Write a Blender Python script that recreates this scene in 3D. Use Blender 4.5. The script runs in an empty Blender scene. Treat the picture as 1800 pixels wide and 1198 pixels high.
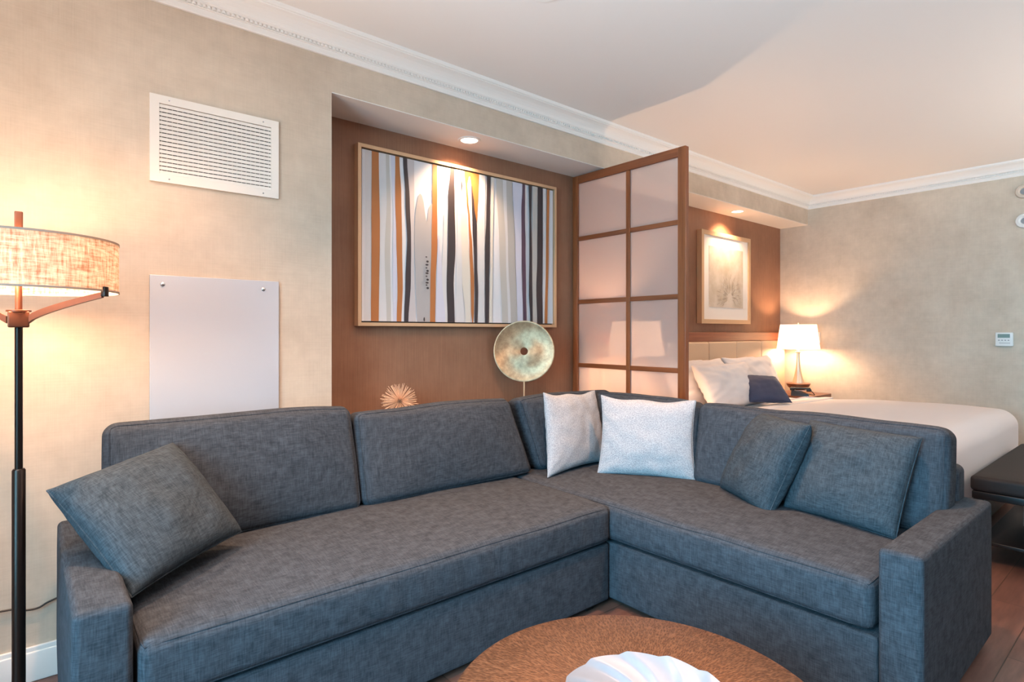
import bpy, math, random
from mathutils import Vector, Matrix, noise
random.seed(7)
S = bpy.context.scene
COL = S.collection
R = math.radians

# ------------------------------------------------------------------ camera
FPX = 1008.0
HZ = 584.0
YAW = R(40.1)                     # camera turned 40.1 deg clockwise from +Y
CH = 1.3
cam_d = bpy.data.cameras.new('camera'); cam = bpy.data.objects.new('camera', cam_d); COL.objects.link(cam)
cam_d.sensor_width = 36.0; cam_d.lens = 36.0 * FPX / 1800.0
cam_d.shift_y = -(599.0 - HZ) / 1800.0
cam_d.clip_start = 0.02
cam.location = (0, 0, CH); cam.rotation_euler = (R(90), 0, -YAW)
S.camera = cam
# ------------------------------------------------------------------ exposure, world
S.view_settings.view_transform = 'Standard'; S.view_settings.look = 'None'
S.view_settings.gamma = 1.0; S.view_settings.use_curve_mapping = False
S.view_settings.exposure = 0.0
W = bpy.data.worlds.new('world'); S.world = W; W.use_nodes = True
W.node_tree.nodes['Background'].inputs[0].default_value = (0.45, 0.72, 1.0, 1)
W.node_tree.nodes['Background'].inputs[1].default_value = 1.2
S.cycles.max_bounces = 10; S.cycles.diffuse_bounces = 6; S.cycles.transmission_bounces = 8
S.cycles.sample_clamp_indirect = 6.0
WARM = (1.0, 0.63, 0.38)
DAY = (0.20, 0.68, 1.0)

def light(name, kind, loc, energy, color, rot=(0, 0, 0), **kw):
    d = bpy.data.lights.new(name, kind); d.energy = energy; d.color = color
    for k, v in kw.items(): setattr(d, k, v)
    o = bpy.data.objects.new(name, d); o.location = loc; o.rotation_euler = rot; COL.objects.link(o); return o

# daylight through the big window in the left wall (in its opening, facing the room)
light('daylight', 'AREA', (-1.84, 0.2, 1.45), 158, DAY, (0, R(-70), 0), shape='RECTANGLE', size=1.8, size_y=1.7, spread=R(115))
# added upward fill at the same window, brightens the ceiling and upper walls
light('uplight_fill', 'AREA', (-1.88, 0.2, 1.40), 215, (0.90, 0.95, 1.0), (0, R(-145), 0), shape='RECTANGLE', size=1.7, size_y=1.7, spread=R(100))
# second added upward fill, at the rear window, lifts bedroom ceiling and right wall
light('uplight_fill_bedroom', 'AREA', (5.2, -2.96, 1.40), 150, (1.0, 0.93, 0.86), (R(145), 0, 0), shape='RECTANGLE', size=2.0, size_y=1.7, spread=R(100))
DOWN_W = 215      # each added warm spot above the sofa, out of view
NICHE_W = 68
LAMP_W = 31
FLOORLAMP_W = 31

# ------------------------------------------------------------------ materials
def new_mat(name):
    m = bpy.data.materials.new(name); m.use_nodes = True
    nt = m.node_tree; b = nt.nodes['Principled BSDF']; return m, nt, b
def nd(nt, typ, **kw):
    n = nt.nodes.new(typ)
    for k, v in kw.items():
        if k.startswith('i_'):
            n.inputs[k[2:].replace('_', ' ')].default_value = v
        else: setattr(n, k, v)
    return n
def plain(name, col, rough=0.5, metal=0.0, **kw):
    m, nt, b = new_mat(name)
    b.inputs['Base Color'].default_value = (*col, 1); b.inputs['Roughness'].default_value = rough
    b.inputs['Metallic'].default_value = metal
    for k, v in kw.items(): b.inputs[k.replace('_', ' ')].default_value = v
    return m
def coords(nt, scale=(1, 1, 1), kind='Object'):
    tc = nd(nt, 'ShaderNodeTexCoord'); mp = nd(nt, 'ShaderNodeMapping')
    mp.inputs['Scale'].default_value = scale
    nt.links.new(tc.outputs[kind], mp.inputs['Vector']); return mp.outputs['Vector']
def noise_n(nt, vec, scale, detail=3, rough=0.5):
    n = nd(nt, 'ShaderNodeTexNoise'); n.inputs['Scale'].default_value = scale
    n.inputs['Detail'].default_value = detail; n.inputs['Roughness'].default_value = rough
    nt.links.new(vec, n.inputs['Vector']); return n.outputs['Fac']
def mth(nt, op, a, b=None, clamp=False):
    n = nd(nt, 'ShaderNodeMath', operation=op); n.use_clamp = clamp
    for i, v in enumerate((a, b)):
        if v is None: continue
        if hasattr(v, 'links'): nt.links.new(v, n.inputs[i])
        else: n.inputs[i].default_value = v
    return n.outputs[0]
def ramp(nt, fac, stops):
    n = nd(nt, 'ShaderNodeValToRGB'); e = n.color_ramp.elements
    while len(e) < len(stops): e.new(0.5)
    for k, (p, c) in enumerate(stops): e[k].position = p; e[k].color = (*c, 1)
    nt.links.new(fac, n.inputs[0]); return n.outputs[0]
def bump(nt, b, h, strength=0.3, dist=0.002):
    n = nd(nt, 'ShaderNodeBump'); n.inputs['Strength'].default_value = strength; n.inputs['Distance'].default_value = dist
    nt.links.new(h, n.inputs['Height']); nt.links.new(n.outputs[0], b.inputs['Normal']); return n

def woven(name, dark, lite, fast=300, slow=24, rough=0.9, contrast=(0.40, 0.60), bmp=0.35, sheen=0.25):
    """cloth with irregular threads along all three axes"""
    m, nt, b = new_mat(name)
    fs = [noise_n(nt, coords(nt, s), 1.0, 3, 0.65) for s in ((fast, slow, slow), (slow, fast, slow), (slow, slow, fast))]
    a = mth(nt, 'ADD', mth(nt, 'ADD', fs[0], fs[1]), fs[2]); a = mth(nt, 'MULTIPLY', a, 1 / 3)
    c = ramp(nt, a, [(contrast[0], dark), (contrast[1], lite)])
    nt.links.new(c, b.inputs['Base Color']); b.inputs['Roughness'].default_value = rough
    b.inputs['Sheen Weight'].default_value = 0.0; b.inputs['Specular IOR Level'].default_value = 0.06
    bump(nt, b, a, bmp, 0.003)
    return m
M = {}
M['sofa'] = woven('sofa fabric', (0.029, 0.034, 0.041), (0.062, 0.072, 0.086), bmp=0.5, sheen=0.15)
M['piping'] = woven('sofa piping', (0.024, 0.028, 0.034), (0.050, 0.058, 0.070))
M['navy'] = plain('navy satin', (0.016, 0.024, 0.062), 0.6, Sheen_Weight=0.1)
M['linen'] = plain('white bed linen', (0.66, 0.61, 0.60), 0.9)
def boucle():
    m, nt, b = new_mat('white boucle'); v = coords(nt)
    n = noise_n(nt, v, 170, 3, 0.6); c = ramp(nt, n, [(0.36, (0.28, 0.29, 0.31)), (0.62, (0.41, 0.43, 0.455))])
    nt.links.new(c, b.inputs['Base Color']); b.inputs['Roughness'].default_value = 0.9; bump(nt, b, n, 0.8, 0.004); return m
M['boucle'] = boucle()
def wallpaper():
    m, nt, b = new_mat('beige wallcovering'); v = coords(nt)
    big = noise_n(nt, v, 2.6, 5, 0.62); mid = noise_n(nt, v, 14, 4, 0.6)
    th = noise_n(nt, coords(nt, (160, 160, 5)), 1, 2); tv = noise_n(nt, coords(nt, (6, 6, 180)), 1, 2)
    f = mth(nt, 'ADD', mth(nt, 'MULTIPLY', big, 0.55), mth(nt, 'MULTIPLY', mid, 0.25))
    f = mth(nt, 'ADD', f, mth(nt, 'MULTIPLY', mth(nt, 'ADD', th, tv), 0.10))
    c = ramp(nt, f, [(0.36, (0.49, 0.405, 0.315)), (0.64, (0.64, 0.54, 0.43))])
    nt.links.new(c, b.inputs['Base Color'])
    nt.links.new(mth(nt, 'SUBTRACT', 0.85, mth(nt, 'MULTIPLY', f, 0.62)), b.inputs['Roughness'])
    b.inputs['Metallic'].default_value = 0.12
    bump(nt, b, mth(nt, 'ADD', th, tv), 0.15, 0.002); return m
M['wall'] = wallpaper()
def brownwall():
    m, nt, b = new_mat('brown wallcovering'); v = coords(nt)
    big = noise_n(nt, v, 3, 5, 0.65); th = noise_n(nt, coords(nt, (220, 220, 4)), 1, 3)
    f = mth(nt, 'ADD', mth(nt, 'MULTIPLY', big, 0.6), mth(nt, 'MULTIPLY', th, 0.4))
    c = ramp(nt, f, [(0.35, (0.225, 0.105, 0.058)), (0.65, (0.330, 0.165, 0.095))])
    nt.links.new(c, b.inputs['Base Color']); b.inputs['Roughness'].default_value = 0.5
    b.inputs['Metallic'].default_value = 0.1
    bump(nt, b, th, 0.12, 0.002); return m
M['brown'] = brownwall()
M['white'] = plain('white paint', (0.80, 0.77, 0.73), 0.55)
M['ceiling'] = plain('ceiling paint', (0.80, 0.765, 0.73), 0.8)
M['ventwhite'] = plain('vent enamel', (0.80, 0.76, 0.70), 0.4)
M['panel'] = plain('white acrylic panel', (0.43, 0.46, 0.51), 0.22)
M['plastic'] = plain('white plastic', (0.78, 0.78, 0.76), 0.4)
M['dark'] = plain('dark void', (0.02, 0.017, 0.014), 0.8)
M['black'] = plain('black lacquer', (0.008, 0.007, 0.007), 0.35)
M['bronze'] = plain('dark bronze metal', (0.035, 0.024, 0.020), 0.32, 0.85)
M['copperbrown'] = plain('oil rubbed bronze', (0.17, 0.062, 0.034), 0.38, 0.6)
M['chrome'] = plain('chrome', (0.75, 0.75, 0.76), 0.2, 1.0)
M['leather'] = plain('black leather', (0.020, 0.015, 0.014), 0.6, Specular_IOR_Level=0.25)
M['cream'] = plain('cream upholstery', (0.60, 0.43, 0.29), 0.6)
M['gold'] = plain('champagne frame', (0.68, 0.45, 0.27), 0.4, 0.45)
M['goldpin'] = plain('gold wire', (0.85, 0.60, 0.42), 0.4, 0.4)
M['cable'] = plain('black cable', (0.01, 0.01, 0.01), 0.5)
M['lcd'] = plain('lcd display', (0.16, 0.24, 0.22), 0.3)
M['ink'] = plain('grey print', (0.28, 0.28, 0.29), 0.6)
M['mat'] = plain('picture mat', (0.80, 0.77, 0.73), 0.8)
M['white_ceramic'] = plain('white ceramic', (0.23, 0.24, 0.265), 0.35)
M['basket'] = plain('pale ribbed plastic', (0.55, 0.50, 0.47), 0.6)
def wood(name, a, bcol, sc=(2, 30, 30), rough=0.35):
    m, nt, b = new_mat(name); v = coords(nt, sc)
    n = noise_n(nt, v, 1.0, 5, 0.6)
    c = ramp(nt, n, [(0.3, a), (0.7, bcol)]); nt.links.new(c, b.inputs['Base Color'])
    b.inputs['Roughness'].default_value = rough; bump(nt, b, n, 0.08, 0.001); return m
M['cherry'] = wood('cherry wood vertical', (0.20, 0.052, 0.016), (0.34, 0.100, 0.032), (45, 45, 2))
M['cherryh'] = wood('cherry wood horizontal', (0.19, 0.048, 0.016), (0.31, 0.088, 0.030), (45, 2, 45))
M['cherryx'] = wood('cherry wood rail', (0.20, 0.058, 0.025), (0.34, 0.110, 0.045), (2, 45, 45))
M['walnut'] = wood('walnut', (0.13, 0.040, 0.018), (0.22, 0.075, 0.032), (2, 30, 30))
M['console'] = wood('dark console wood', (0.05, 0.03, 0.02), (0.09, 0.05, 0.03))
def floor_mat():
    m, nt, b = new_mat('plank floor'); v = coords(nt)
    br = nd(nt, 'ShaderNodeTexBrick'); br.inputs['Scale'].default_value = 1.0
    br.inputs['Brick Width'].default_value = 1.2; br.inputs['Row Height'].default_value = 0.16
    br.inputs['Mortar Size'].default_value = 0.002; br.inputs['Color1'].default_value = (0.115, 0.055, 0.042, 1)
    br.inputs['Color2'].default_value = (0.18, 0.092, 0.070, 1); br.inputs['Mortar'].default_value = (0.05, 0.03, 0.02, 1)
    nt.links.new(v, br.inputs['Vector'])
    g = noise_n(nt, coords(nt, (3, 26, 1)), 1.0, 6, 0.65)
    mx = nd(nt, 'ShaderNodeMix', data_type='RGBA', blend_type='MULTIPLY'); mx.inputs[0].default_value = 0.8
    c = ramp(nt, g, [(0.3, (0.5, 0.45, 0.42)), (0.65, (1.1, 1.05, 1.0))])
    nt.links.new(br.outputs['Color'], mx.inputs[6]); nt.links.new(c, mx.inputs[7])
    nt.links.new(mx.outputs[2], b.inputs['Base Color']); b.inputs['Roughness'].default_value = 0.38
    bump(nt, b, g, 0.1, 0.002); return m
M['floor'] = floor_mat()
def shade_mat(name, dark, lite, trans, fast=150, slow=18):
    m, nt, b = new_mat(name); nt.nodes.remove(b); out = nt.nodes['Material Output']
    fs = [noise_n(nt, coords(nt, s), 1.0, 3, 0.7) for s in ((fast, fast, slow), (slow, slow, fast))]
    a = mth(nt, 'MULTIPLY', mth(nt, 'ADD', fs[0], fs[1]), 0.5)
    c = ramp(nt, a, [(0.38, dark), (0.60, lite)])
    df = nd(nt, 'ShaderNodeBsdfDiffuse'); tr = nd(nt, 'ShaderNodeBsdfTranslucent'); mx = nd(nt, 'ShaderNodeMixShader')
    nt.links.new(c, df.inputs[0]); nt.links.new(c, tr.inputs[0]); mx.inputs[0].default_value = trans
    nt.links.new(df.outputs[0], mx.inputs[1]); nt.links.new(tr.outputs[0], mx.inputs[2])
    nt.links.new(mx.outputs[0], out.inputs[0]); return m
M['burlap'] = shade_mat('burlap shade', (0.24, 0.13, 0.085), (0.50, 0.41, 0.33), 0.20)
M['shade'] = shade_mat('white linen shade', (0.78, 0.72, 0.64), (0.80, 0.74, 0.66), 0.34)
def frosted():
    m, nt, b = new_mat('frosted pane'); nt.nodes.remove(b); out = nt.nodes['Material Output']
    rf = nd(nt, 'ShaderNodeBsdfRefraction'); rf.inputs['IOR'].default_value = 1.12; rf.inputs['Roughness'].default_value = 0.27
    rf.inputs['Color'].default_value = (0.97, 0.91, 0.88, 1)
    tr = nd(nt, 'ShaderNodeBsdfTranslucent'); tr.inputs[0].default_value = (0.90, 0.81, 0.77, 1)
    df = nd(nt, 'ShaderNodeBsdfPrincipled'); df.inputs['Base Color'].default_value = (0.78, 0.68, 0.65, 1); df.inputs['Roughness'].default_value = 0.35
    m1 = nd(nt, 'ShaderNodeMixShader'); m1.inputs[0].default_value = 0.33
    m2 = nd(nt, 'ShaderNodeMixShader'); m2.inputs[0].default_value = 0.20
    nt.links.new(rf.outputs[0], m1.inputs[1]); nt.links.new(tr.outputs[0], m1.inputs[2])
    nt.links.new(m1.outputs[0], m2.inputs[1]); nt.links.new(df.outputs[0], m2.inputs[2])
    nt.links.new(m2.outputs[0], out.inputs[0]); return m
M['frost'] = frosted()
def emit(name, col, st):
    m, nt, b = new_mat(name); b.inputs['Base Color'].default_value = (0.8, 0.8, 0.8, 1)
    b.inputs['Emission Color'].default_value = (*col, 1); b.inputs['Emission Strength'].default_value = st; return m
M['lens'] = emit('lit lens', (1.0, 0.90, 0.76), 5.0)
M['bulb'] = emit('lit bulb', WARM, LAMP_W / (math.pi * .0135))
M['bulb_floor'] = emit('lit bulb of the floor lamp', WARM, FLOORLAMP_W / 2 / (math.pi * .0135))
def hammered():
    m, nt, b = new_mat('hammered copper'); tc = nd(nt, 'ShaderNodeTexCoord'); sp = nd(nt, 'ShaderNodeSeparateXYZ')
    nt.links.new(tc.outputs['Object'], sp.inputs[0]); x, y = sp.outputs[0], sp.outputs[1]
    rr = mth(nt, 'SQRT', mth(nt, 'ADD', mth(nt, 'MULTIPLY', x, x), mth(nt, 'MULTIPLY', y, y)))
    an = mth(nt, 'ARCTAN2', y, x)
    cb = nd(nt, 'ShaderNodeCombineXYZ')
    nt.links.new(mth(nt, 'MULTIPLY', an, 80.0), cb.inputs[0]); nt.links.new(mth(nt, 'MULTIPLY', rr, 70.0), cb.inputs[1])
    wv = nd(nt, 'ShaderNodeTexVoronoi'); wv.inputs['Scale'].default_value = 1.0; wv.inputs['Randomness'].default_value = 0.9
    nt.links.new(cb.outputs[0], wv.inputs['Vector'])
    n = noise_n(nt, cb.outputs[0], 1.6, 3, 0.6)
    f = mth(nt, 'ADD', mth(nt, 'MULTIPLY', wv.outputs['Distance'], 0.5), mth(nt, 'MULTIPLY', n, 0.7))
    c = ramp(nt, f, [(0.35, (0.065, 0.030, 0.016)), (0.55, (0.125, 0.060, 0.031)), (0.8, (0.24, 0.125, 0.068))])
    nt.links.new(c, b.inputs['Base Color']); b.inputs['Metallic'].default_value = 0.55; b.inputs['Roughness'].default_value = 0.42
    bump(nt, b, f, 0.5, 0.003); return m
M['hammer'] = hammered()
def discmat():
    m, nt, b = new_mat('brushed gold leaf'); v = coords(nt)
    n = noise_n(nt, v, 22, 5, 0.7); c = ramp(nt, n, [(0.35, (0.40, 0.26, 0.15)), (0.65, (0.64, 0.46, 0.28))])
    nt.links.new(c, b.inputs['Base Color']); b.inputs['Metallic'].default_value = 0.6; b.inputs['Roughness'].default_value = 0.5
    b.inputs['Anisotropic'].default_value = 0.85
    tg = nd(nt, 'ShaderNodeTangent', direction_type='RADIAL', axis='Z'); nt.links.new(tg.outputs[0], b.inputs['Tangent'])
    bump(nt, b, n, 0.15, 0.002); return m
M['disc'] = discmat()
M['champ'] = plain('champagne metal', (0.80, 0.64, 0.46), 0.32, 0.6)

# ------------------------------------------------------------------ geometry helpers
def link(name, verts, faces, mat, parent=None, smooth=True, loc=None, mats=None, midx=None):
    me = bpy.data.meshes.new(name); me.from_pydata([tuple(v) for v in verts], [], faces); me.validate(); me.update()
    for mm in (mats or [mat]): me.materials.append(mm)
    if smooth: me.shade_smooth()
    if midx:
        for p, k in zip(me.polygons, midx): p.material_index = k
    o = bpy.data.objects.new(name, me); COL.objects.link(o)
    if parent: o.parent = parent
    if loc: o.location = loc
    return o
def fix_normals(o):
    import bmesh
    bm = bmesh.new(); bm.from_mesh(o.data); bmesh.ops.recalc_face_normals(bm, faces=bm.faces); bm.to_mesh(o.data); bm.free()
    return o
def tag(o, label=None, cat=None, group=None, kind=None):
    if label: o['label'] = label
    if cat: o['category'] = cat
    if group: o['group'] = group
    if kind: o['kind'] = kind
    return o
def empty(name, loc, rz=0):
    o = bpy.data.objects.new(name, None); o.location = loc; o.rotation_euler = (0, 0, rz); o.empty_display_size = 0.1
    COL.objects.link(o); return o

class MB:
    def __init__(s): s.v = []; s.f = []; s.m = []
    def add(s, v, f, m=0):
        n = len(s.v); s.v += [tuple(x) for x in v]; s.f += [tuple(i + n for i in q) for q in f]; s.m += [m] * len(f); return s
    def box(s, x0, x1, y0, y1, z0, z1, m=0):
        v = [(x, y, z) for x in (x0, x1) for y in (y0, y1) for z in (z0, z1)]
        return s.add(v, [(0, 1, 3, 2), (4, 6, 7, 5), (0, 4, 5, 1), (2, 3, 7, 6), (0, 2, 6, 4), (1, 5, 7, 3)], m)
    def soft(s, c, size, r=0.01, puff=(0, 0, 0), n=(4, 4, 4), rs=3, warp=None, m=0):
        v, f = soft(c, size, r, puff, n, rs, warp); return s.add(v, f, m)
    def tube(s, pts, r, k=8, closed=False, m=0):
        pts = [Vector(p) for p in pts]; N = len(pts); rings = []; up = None
        for i, p in enumerate(pts):
            a = pts[(i - 1) % N] if (closed or i) else p; b = pts[(i + 1) % N] if (closed or i < N - 1) else p
            t = (b - a).normalized()
            if up is None:
                up = Vector((0, 0, 1)) if abs(t.z) < 0.9 else Vector((1, 0, 0))
            u = (up - t * up.dot(t)).normalized(); up = u; w = t.cross(u)
            rad = r[i] if isinstance(r, (list, tuple)) else r
            rings.append([p + (u * math.cos(q) + w * math.sin(q)) * rad for q in (2 * math.pi * j / k for j in range(k))])
        v = [x for g in rings for x in g]; f = []
        for i in range(N if closed else N - 1):
            a = i * k; b = ((i + 1) % N) * k
            f += [(a + j, a + (j + 1) % k, b + (j + 1) % k, b + j) for j in range(k)]
        if not closed: f += [tuple(range(k))[::-1], tuple((N - 1) * k + j for j in range(k))]
        return s.add(v, f, m)
    def lathe(s, prof, k=48, c=(0, 0, 0), caps=True, m=0):
        v = []; f = []
        for (r, z) in prof:
            v += [(c[0] + r * math.cos(2 * math.pi * j / k), c[1] + r * math.sin(2 * math.pi * j / k), c[2] + z) for j in range(k)]
        for i in range(len(prof) - 1):
            a = i * k; b = a + k
            f += [(a + j, a + (j + 1) % k, b + (j + 1) % k, b + j) for j in range(k)]
        if caps:
            if prof[0][0] > 1e-5: f.append(tuple(range(k))[::-1])
            if prof[-1][0] > 1e-5: f.append(tuple((len(prof) - 1) * k + j for j in range(k)))
        return s.add(v, f, m)
    def build(s, name, mat, parent=None, smooth=True, loc=None, rot=None, edge=None):
        mats = mat if isinstance(mat, list) else [mat]
        o = link(name, s.v, s.f, None, parent, smooth, loc, mats, s.m)
        if rot: o.rotation_euler = rot
        if smooth: fix_normals(o); o.data.set_sharp_from_angle(angle=R(edge or 38))
        return o

def axis_samples(half, r, n, rs):
    inner = half - r
    a = [-(inner + r * k / rs) for k in range(rs, 0, -1)]
    b = [-inner + 2 * inner * k / n for k in range(n + 1)]
    c = [inner + r * k / rs for k in range(1, rs + 1)]
    return a + b + c
def soft_map(q, half, r, puff, warp):
    inner = [max(-(half[k] - r), min(half[k] - r, q[k])) for k in range(3)]
    d = Vector([q[k] - inner[k] for k in range(3)])
    if d.length > 1e-9: d = d.normalized() * r
    s = [q[k] / half[k] for k in range(3)]
    p = Vector(inner) + d
    for k in range(3):
        i, j = (k + 1) % 3, (k + 2) % 3
        p[k] += s[k] * puff[k] * (1 - s[i] ** 2) * (1 - s[j] ** 2) if puff[k] else 0
    if warp: p = warp(p, s)
    return p
def soft(c, size, r, puff=(0, 0, 0), n=(4, 4, 4), rs=3, warp=None):
    """rounded box whose faces can swell; warp(p, s) bends it further (s in -1..1)"""
    half = [x / 2 for x in size]; ax = [axis_samples(half[k], r, n[k], rs) for k in range(3)]
    idx = {}; v = []; f = []
    def vid(i, j, k):
        key = (i, j, k)
        if key not in idx:
            p = soft_map((ax[0][i], ax[1][j], ax[2][k]), half, r, puff, warp); idx[key] = len(v)
            v.append((p[0] + c[0], p[1] + c[1], p[2] + c[2]))
        return idx[key]
    X, Y, Z = (len(a) - 1 for a in ax)
    for i in range(X):
        for j in range(Y):
            f.append((vid(i, j, 0), vid(i, j + 1, 0), vid(i + 1, j + 1, 0), vid(i + 1, j, 0)))
            f.append((vid(i, j, Z), vid(i + 1, j, Z), vid(i + 1, j + 1, Z), vid(i, j + 1, Z)))
    for i in range(X):
        for k in range(Z):
            f.append((vid(i, 0, k), vid(i + 1, 0, k), vid(i + 1, 0, k + 1), vid(i, 0, k + 1)))
            f.append((vid(i, Y, k), vid(i, Y, k + 1), vid(i + 1, Y, k + 1), vid(i + 1, Y, k)))
    for j in range(Y):
        for k in range(Z):
            f.append((vid(0, j, k), vid(0, j, k + 1), vid(0, j + 1, k + 1), vid(0, j + 1, k)))
            f.append((vid(X, j, k), vid(X, j + 1, k), vid(X, j + 1, k + 1), vid(X, j, k + 1)))
    return v, f
def loop_on(c, size, r, puff, warp, axis, sign, n=26):
    """points along the seam that rings one face of a soft box"""
    half = [x / 2 for x in size]; i, j = [k for k in range(3) if k != axis]
    pts = []
    def put(a, b):
        q = [0, 0, 0]; q[axis] = sign * half[axis]; q[i] = a * half[i]; q[j] = b * half[j]
        # round the seam's corners
        pts.append(soft_map(q, half, r, puff, warp) + Vector(c))
    L = [-1 + 2 * k / n for k in range(n)]
    for t in L: put(t, -1)
    for t in L: put(1, t)
    for t in L: put(-t, 1)
    for t in L: put(-1, -t)
    return pts

def px_on_y(px, py, Y):
    """point of the plane y = Y that stands behind a pixel of the 1800 x 1198 frame (used for measured positions only)"""
    u = (px - 900) / FPX; v = (HZ - py) / FPX
    dx = math.sin(YAW) + u * math.cos(YAW); dy = math.cos(YAW) - u * math.sin(YAW)
    return dx * Y / dy, CH + v * Y / dy

# ------------------------------------------------------------------ the room
XL, XR, YF, YW, YN, ZC = -1.9, 6.72, -3.0, 2.80, 3.11, 2.815
XN, ZS = 1.168, 2.51
def struct(o): o['kind'] = 'structure'; return o
struct(MB().box(XL - .15, XR + .15, YF - .15, YN + .15, -.1, 0).build('floor', M['floor'], smooth=False))
struct(MB().box(XL - .15, XR + .15, YF - .15, YN + .15, ZC, ZC + .1).build('ceiling', M['ceiling'], smooth=False))
struct(MB().box(XL - .15, XN, YW, YN + .15, 0, ZC).build('wall_back', M['wall'], smooth=False))
struct(MB().box(XN, XR + .15, YN, YN + .15, 0, ZC).build('wall_niche', M['brown'], smooth=False))
hd = MB().box(XN, XR, YW, YN, ZS + .004, ZC); hd.box(XN, XR, YW + .001, YN, ZS, ZS + .004, 1)
struct(hd.build('wall_header', [M['wall'], M['white']], smooth=False))
struct(MB().box(XR, XR + .15, YF - .15, YN, 0, ZC).build('wall_right', M['wall'], smooth=False))
# rear wall, and left wall with a window opening
wy0, wy1, wz0, wz1 = -0.75, 1.15, 0.5, 2.4
struct(MB().box(XL - .15, XL, YF, wy0, 0, ZC).box(XL - .15, XL, wy1, YW, 0, ZC).box(XL - .15, XL, wy0, wy1, 0, wz0)
       .box(XL - .15, XL, wy0, wy1, wz1, ZC).build('wall_left', M['wall'], smooth=False))
struct(MB().box(XL - .15, 4.15, YF - .15, YF, 0, ZC).box(6.25, XR, YF - .15, YF, 0, ZC).box(4.15, 6.25, YF - .15, YF, 0, .5)
       .box(4.15, 6.25, YF - .15, YF, 2.4, ZC).build('wall_rear', M['brown'], smooth=False))
wf = MB()
for a in (4.15, 5.2, 6.25): wf.box(a - .03, a + .03, YF - .12, YF - .06, .5, 2.4)
for a in (.5, 2.4): wf.box(4.15, 6.25, YF - .12, YF - .06, a - .03, a + .03)
struct(wf.build('window_2', M['white'], smooth=False))
wf = MB()
for a in (wy0, (wy0 + wy1) / 2, wy1): wf.box(XL - .12, XL - .06, a - .03, a + .03, wz0, wz1)
for a in (wz0, wz1): wf.box(XL - .12, XL - .06, wy0, wy1, a - .03, a + .03)
struct(wf.build('window_1', M['white'], smooth=False))

# crown moulding with a bead row, mitred at the corner of the two walls
q0 = ZC - .132
prof = [(0, 0), (.012, 0), (.014, .006), (.012, .028), (.020, .030), (.020, .034), (.016, .036), (.016, .047), (.024, .050), (.030, .056),
        (.032, .064), (.036, .072), (.046, .084), (.060, .096), (.076, .104), (.088, .108), (.090, .112), (.096, .114), (.100, .120), (.102, .132)]
cm = MB(); vs = []
for (p, z) in prof: vs += [(XL, YW - p, q0 + z), (XR - p, YW - p, q0 + z), (XR - p, YF, q0 + z)]
fs = []
for i in range(len(prof) - 1):
    for j in range(2): fs.append((i * 3 + j, i * 3 + j + 1, i * 3 + 4 + j, i * 3 + 3 + j))
cm.add(vs, fs)
bx = -1.0
while bx < XR - .03:
    cm.box(bx, bx + .0105, YW - .0235, YW - .015, q0 + .0355, q0 + .0475); bx += .0195
by = YW - .04
while by > -1.0:
    cm.box(XR - .0235, XR - .015, by - .0105, by, q0 + .0355, q0 + .0475); by -= .0195
struct(cm.build('trim_1', M['white'], smooth=False))
bb = MB().soft(((XL + XN) / 2, YW - .009, .055), (XN - XL, .018, .11), .004, n=(1, 1, 1), rs=2)
bb.soft(((XL + XN) / 2, YW - .006, .118), (XN - XL, .012, .02), .004, n=(1, 1, 1), rs=2)
struct(bb.build('baseboard_back', M['white']))
bb = MB().soft((XR - .009, (YF + YN) / 2, .055), (.018, YN - YF, .11), .004, n=(1, 1, 1), rs=2)
bb.soft((XR - .006, (YF + YN) / 2, .118), (.012, YN - YF, .02), .004, n=(1, 1, 1), rs=2)
struct(bb.build('baseboard_right', M['white']))
# ------------------------------------------------------------------ recessed lights
def downlight(x, y, z, label, energy, spot=R(70), tilt=0.0, blend=0.5, r=.068, group=None, color=WARM):
    t = empty('recessed_light', (x, y, z)); tag(t, label, 'ceiling light', group)
    MB().lathe([(r * .78, 0), (r * .80, -.004), (r, -.005), (r + .004, -.002), (r + .004, 0)], 40, caps=False).build('trim_ring', M['white'], t)
    MB().lathe([(0, -.001), (r * .79, -.001)], 40, caps=False).build('lens', M['lens'], t)
    l = light('recessed_light_beam', 'SPOT', (x, y, z - .03), energy, color, (tilt, 0, 0), spot_size=spot, spot_blend=blend, shadow_soft_size=.04)
    return t
downlight(2.12, 2.935, ZS, 'lit round recessed spotlight over the striped painting', NICHE_W, R(118), R(10), .75)
downlight(5.42, 2.935, ZS, 'lit round recessed spotlight over the framed print above the bed', NICHE_W, R(118), R(10), .75)
for (x, y) in ((.35, 2.0), (1.75, 1.85), (2.42, 1.0)):  # fixtures added out of view to throw warm light on the sofa tops
    downlight(x, y, ZC, 'added unseen warm fill spot in the ceiling above the sofa', DOWN_W, R(100), 0, 1.0, .08, 'added fill spots above the sofa', (1.0, .52, .28))

# ------------------------------------------------------------------ sofa
sofa = empty('sectional_sofa', (0, 0, 0))
tag(sofa, 'large blue grey woven L shaped sectional sofa with loose back cushions', 'sofa')
AX0, AX1, FY, SX, BY, BX, AY = .080, .21, 1.775, 2.11, 2.72, 3.06, .54
ah = .60
def nz(p, f, a): return noise.noise(Vector(p) * f) * a
def armwarp(seed):
    def w(p, s): return p + Vector((nz(p + Vector((seed, 0, 0)), 3.0, .006), 0, 0))
    return w
MB().soft(((AX0 + AX1) / 2, (FY + BY) / 2, ah / 2 + .02), (AX1 - AX0, BY - FY, ah - .04), .018, (.012, .004, .004), (3, 18, 12), 4, armwarp(1)).build('arm', M['sofa'], sofa)
MB().soft(((SX + BX) / 2 + .005, AY + .06, ah / 2 + .02), (BX - SX, .125, ah - .04), .018, (.004, .008, .004), (18, 3, 12), 4, armwarp(4)).build('arm', M['sofa'], sofa)
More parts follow.
